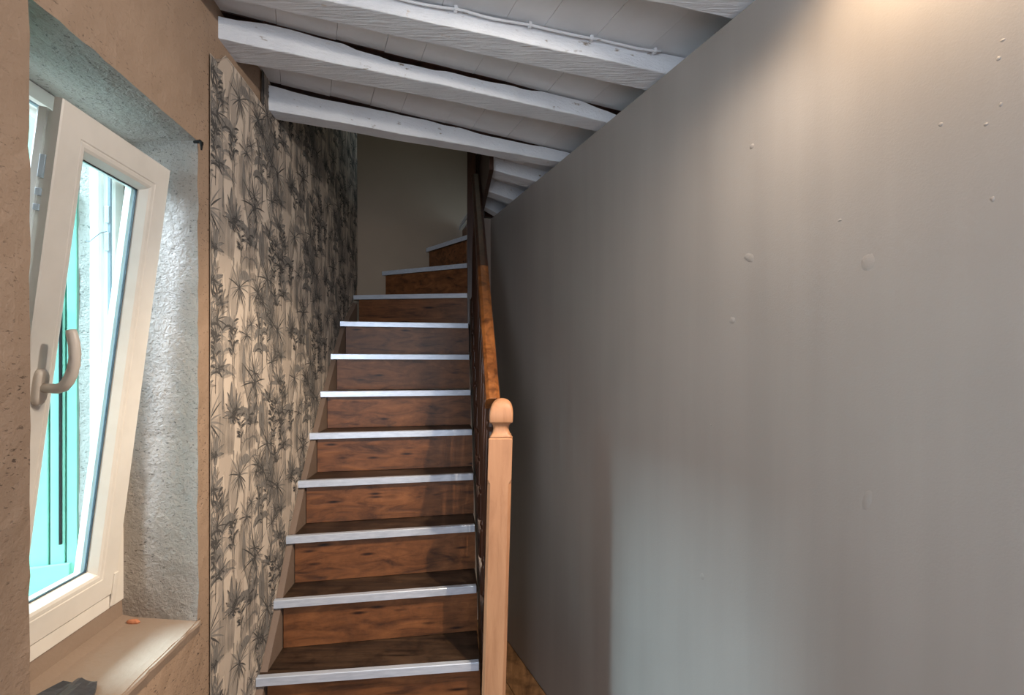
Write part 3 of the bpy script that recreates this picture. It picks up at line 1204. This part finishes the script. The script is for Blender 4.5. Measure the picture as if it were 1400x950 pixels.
mb = MB()
cols = cuts(PS0, PS1, 0.02, [1.80, 1.8001, 1.46, 1.51])
PAPER_POLY = []
vs = []
for s in cols:
    e0 = 0.0035 * noise.noise(Vector((s * 30, 1, 1)))
    vs.append(LW(s, 0.0045, max(0.0, stair_line(s) - 0.040 + e0)))
    vs.append(LW(s, 0.0045, top_line(s) + 0.5 * e0))
fs = [(2 * i, 2 * i + 2, 2 * i + 3, 2 * i + 1) for i in range(len(cols) - 1)]
mb.add(vs, fs)
PAPER = mb.build('wallpaper', MAT['paper'], WALL_L)
PAPER['label'] = 'cream wallpaper printed with grey jungle plants'

# the print: every leaf and stem is a small flat shape, laid in four inks
rp = random.Random(11)
STROKES = []                                   # (tone, [(x, y)...]) in tile units


def leaf(tone, x, y, ang, L, w, bend=0.0, n=5):
    """tapered blade from (x, y)"""
    left, right = [], []
    for i in range(n + 1):
        f = i / n
        a = ang + bend * f
        px = x + L * f * math.cos(ang + bend * f * 0.5)
        py = y + L * f * math.sin(ang + bend * f * 0.5)
        ww = w * (math.sin(math.pi * min(0.98, 0.12 + 0.88 * f)) ** 0.8) * 0.5
        left.append((px - ww * math.sin(a), py + ww * math.cos(a)))
        right.append((px + ww * math.sin(a), py - ww * math.cos(a)))
    STROKES.append((tone, left, right))


def line(tone, pts, w):
    left, right = [], []
    for i, (x, y) in enumerate(pts):
        x0, y0 = pts[max(0, i - 1)]
        x1, y1 = pts[min(len(pts) - 1, i + 1)]
        L = math.hypot(x1 - x0, y1 - y0) or 1
        nx, ny = -(y1 - y0) / L, (x1 - x0) / L
        ww = w * (0.6 + 0.4 * math.sin(i * 2.1)) * 0.5
        left.append((x + nx * ww, y + ny * ww))
        right.append((x - nx * ww, y - ny * ww))
    STROKES.append((tone, left, right))


def outlined(tone, x, y, ang, L, w, bend=0.0, rib=True):
    leaf(tone, x, y, ang, L, w, bend)
    if rib:
        pts = [(x + L * f * math.cos(ang + bend * f * 0.5), y + L * f * math.sin(ang + bend * f * 0.5)) for f in (0, 0.25, 0.5, 0.75, 0.97)]
        line(3, pts, 0.0012)
    side = rp.choice((-1, 1))
    pts = []
    for f in (0.05, 0.25, 0.5, 0.75, 0.98):
        a = ang + bend * f
        ww = w * (math.sin(math.pi * min(0.98, 0.12 + 0.88 * f)) ** 0.8) * 0.5 * side
        pts.append((x + L * f * math.cos(ang + bend * f * 0.5) - ww * math.sin(a), y + L * f * math.sin(ang + bend * f * 0.5) + ww * math.cos(a)))
    line(3, pts, 0.0014)


def palm(x, y, r, trunk=None):
    if trunk:
        line(2, [(x + trunk[0] * f + 0.008 * math.sin(f * 5), y - trunk[1] * f) for f in [i / 7 for i in range(8)]], 0.006)
        line(3, [(x + trunk[0] * f + 0.008 * math.sin(f * 5) + 0.003, y - trunk[1] * f) for f in [i / 7 for i in range(8)]], 0.0016)
    for k in range(10):
        a = rp.uniform(0, 2 * math.pi)
        leaf(rp.choice((0, 1, 1)), x, y, a, r * rp.uniform(0.7, 1.1), r * 0.17, rp.uniform(-0.5, 0.5))
    for k in range(20):
        a = 2 * math.pi * k / 20 + rp.uniform(-0.12, 0.12)
        leaf(rp.choice((2, 2, 3)), x, y, a, r * rp.uniform(0.6, 1.15) * (1.1 if math.sin(a) > 0 else 0.9), r * 0.055, -0.35 * math.cos(a))
    leaf(3, x, y - r * 0.1, math.pi / 2, r * 0.25, r * 0.2)


def cactus(x, y, h, n=5):
    for k in range(n):
        xx = x + (k - (n - 1) / 2) * h * 0.095
        hh = h * rp.uniform(0.55, 1.0) * (1 - 0.12 * abs(k - (n - 1) / 2))
        leaf(rp.choice((0, 1, 2)), xx, y, math.pi / 2 + rp.uniform(-0.08, 0.08), hh, h * 0.15, rp.uniform(-0.1, 0.1), 7)
        for q in (-0.03, 0.0, 0.03):
            line(3 if q else 2, [(xx + h * q * (1 - f * 0.5) + 0.001 * math.sin(f * 9), y + hh * f) for f in (0.05, 0.3, 0.55, 0.8, 0.95)], 0.0013)


def banana(x, y, h):
    line(2, [(x + 0.004 * math.sin(f * 6), y + h * f) for f in [i / 8 for i in range(9)]], 0.009)
    line(3, [(x + 0.0045 + 0.004 * math.sin(f * 6), y + h * f) for f in [i / 8 for i in range(9)]], 0.002)
    for f in (0.35, 0.6, 0.85):
        for sgn in (-1, 1):
            L = h * rp.uniform(0.24, 0.36)
            a = math.pi / 2 - sgn * rp.uniform(0.5, 1.0)
            b = -sgn * rp.uniform(1.2, 2.0)
            leaf(rp.choice((1, 2)), x, y + h * f, a, L, L * 0.42, b, 7)
            leaf(rp.choice((2, 2, 3)), x, y + h * f - 0.002, a - sgn * 0.12, L * 0.95, L * 0.08, b, 7)
            for g in (0.3, 0.5, 0.7):
                ang = a + b * g
                px, py = x + L * g * math.cos(a + b * g * .5), y + h * f + L * g * math.sin(a + b * g * .5)
                leaf(3, px, py, ang + 1.1, L * 0.17, 0.0016)
                leaf(3, px, py, ang - 1.1, L * 0.17, 0.0016)
    for sgn in (-1, 0, 1):
        outlined(1, x, y + h, math.pi / 2 + sgn * 0.35, h * 0.3, h * 0.075, sgn * 0.3)


def agave(x, y, r):
    for k in range(9):
        a = math.pi * (0.08 + 0.84 * k / 8) + rp.uniform(-0.08, 0.08)
        outlined(rp.choice((1, 2, 2)), x, y, a, r * rp.uniform(0.75, 1.1), r * 0.16, 0.5 * (-1 if math.cos(a) > 0 else 1) * abs(math.cos(a)), rp.random() < 0.5)
    for k in range(8):
        a = rp.uniform(0, 2 * math.pi)
        leaf(3, x + rp.uniform(-.2, .2) * r, y + rp.uniform(-0.1, 0.25) * r, a, r * 0.35, r * 0.07, 0.4)


def pineapple(x, y, h):
    for k in range(26):
        f = rp.random()
        sgn = rp.choice((-1, 1))
        leaf(rp.choice((1, 2, 3)), x + sgn * 0.004, y + h * f * 0.8, math.pi / 2 - sgn * rp.uniform(0.2, 1.3), h * 0.22, h * 0.05, -sgn * 0.6)
    line(3, [(x, y - 0.06), (x + 0.003, y), (x - 0.002, y + h * 0.5), (x + 0.002, y + h * 0.9)], 0.003)


TW, THH = 0.53, 0.585
# pale background washes, then the plants of one repeat
for k in range(26):
    x, y = rp.uniform(0, TW), rp.uniform(0, THH)
    leaf(0, x, y, math.pi / 2 + rp.uniform(-0.25, 0.25), rp.uniform(0.14, 0.28), rp.uniform(0.03, 0.06), rp.uniform(-0.3, 0.3))
for k in range(14):
    x, y = rp.uniform(0, TW), rp.uniform(0, THH)
    leaf(1, x, y, math.pi / 2 + rp.uniform(-0.2, 0.2), rp.uniform(0.10, 0.20), rp.uniform(0.02, 0.045), rp.uniform(-0.3, 0.3))
for (x, y, r, tr) in ((0.015, 0.30, 0.075, (0.03, 0.16)), (0.060, 0.545, 0.055, (-0.03, 0.12)), (0.335, 0.40, 0.068, (0.02, 0.20)), (0.445, 0.18, 0.055, (0.03, 0.16)),
                      (0.215, 0.115, 0.052, (-0.04, 0.14)), (0.490, 0.47, 0.045, (-0.02, 0.13)), (0.270, 0.555, 0.045, (0.03, 0.12))):
    palm(x, y, r * 1.45, tr)
for (x, y, h, n) in ((0.125, 0.19, 0.150, 5), (0.410, 0.245, 0.140, 4), (0.240, 0.40, 0.125, 4), (0.500, 0.02, 0.120, 4)):
    cactus(x, y, h * 1.35, n)
for (x, y, h) in ((0.100, 0.33, 0.20), (0.290, 0.05, 0.21), (0.395, 0.43, 0.17)):
    banana(x, y, h * 1.35)
for (x, y, r) in ((0.175, 0.30, 0.055), (0.385, 0.10, 0.050), (0.030, 0.10, 0.060), (0.465, 0.335, 0.050), (0.300, 0.27, 0.045), (0.09, 0.44, 0.045)):
    agave(x, y, r * 1.5)
for (x, y, h) in ((0.175, 0.475, 0.10), (0.330, 0.255, 0.11), (0.070, 0.035, 0.10), (0.510, 0.215, 0.09), (0.225, 0.225, 0.08), (0.44, 0.53, 0.09)):
    pineapple(x, y, h * 1.5)
rq = random.Random(5)
for k in range(9):
    palm(rq.uniform(0, TW), rq.uniform(0, THH), rq.uniform(0.045, 0.075), (rq.uniform(-.03, .03), rq.uniform(.1, .18)))
for k in range(6):
    cactus(rq.uniform(0, TW), rq.uniform(0, THH), rq.uniform(0.13, 0.2), 4)
    agave(rq.uniform(0, TW), rq.uniform(0, THH), rq.uniform(0.05, 0.08))
    pineapple(rq.uniform(0, TW), rq.uniform(0, THH), rq.uniform(0.09, 0.15))
# long thin meandering stems
for (x, y, h, a) in ((0.02, 0.0, 0.30, 0.03), (0.155, 0.0, 0.20, -0.02), (0.26, 0.24, 0.22, 0.025), (0.37, 0.0, 0.30, -0.02), (0.47, 0.24, 0.26, 0.03)):
    line(2, [(x + a * math.sin(f * 5), y + h * f) for f in [i / 10 for i in range(11)]], 0.004)
    line(3, [(x + 0.002 + a * math.sin(f * 5), y + h * f) for f in [i / 10 for i in range(11)]], 0.0013)

pm = MB()
mats = []
order = sorted(range(len(STROKES)), key=lambda i: STROKES[i][0])
rank = {i: r for r, i in enumerate(order)}
cols_t = int((PS1 - PS0) / TW) + 2
for ci in range(-1, cols_t):
    for ri in range(-1, 8):
        ox = PS0 - 0.03 + ci * TW
        oz = E - 1.62 + ri * THH + (0.29 if ci % 2 else 0)
        for si, (tone, left, right) in enumerate(STROKES):
            cx = sum(p[0] for p in left) / len(left) + ox
            cz = sum(p[1] for p in left) / len(left) + oz
            if cx < PS0 - 0.15 or cx > PS1 + 0.15 or cz < stair_line(cx) - 0.12 or cz > TOPZ - 0.4 or (cx < 1.75 and cz > E + 1.05):
                continue
            n_off = 0.0052 + 0.0012 * rank[si] / len(STROKES)
            n = len(left)

            def cl(p):
                s = min(PS1, max(PS0 + 0.001, p[0] + ox))
                z = min(max(p[1] + oz, stair_line(s) - 0.034), top_line(s) - 0.003)
                return LW(s, n_off, z)
            pm.add([cl(p) for p in left] + [cl(p) for p in right], [(i, i + 1, n + i + 1, n + i) for i in range(n - 1)])
            mats += [tone] * (n - 1)
pr = pm.build('printed_plants', INK[0], PAPER)
pr['kind'] = 'stuff'
for m in INK[1:]:
    pr.data.materials.append(m)
pr.data.polygons.foreach_set('material_index', mats)
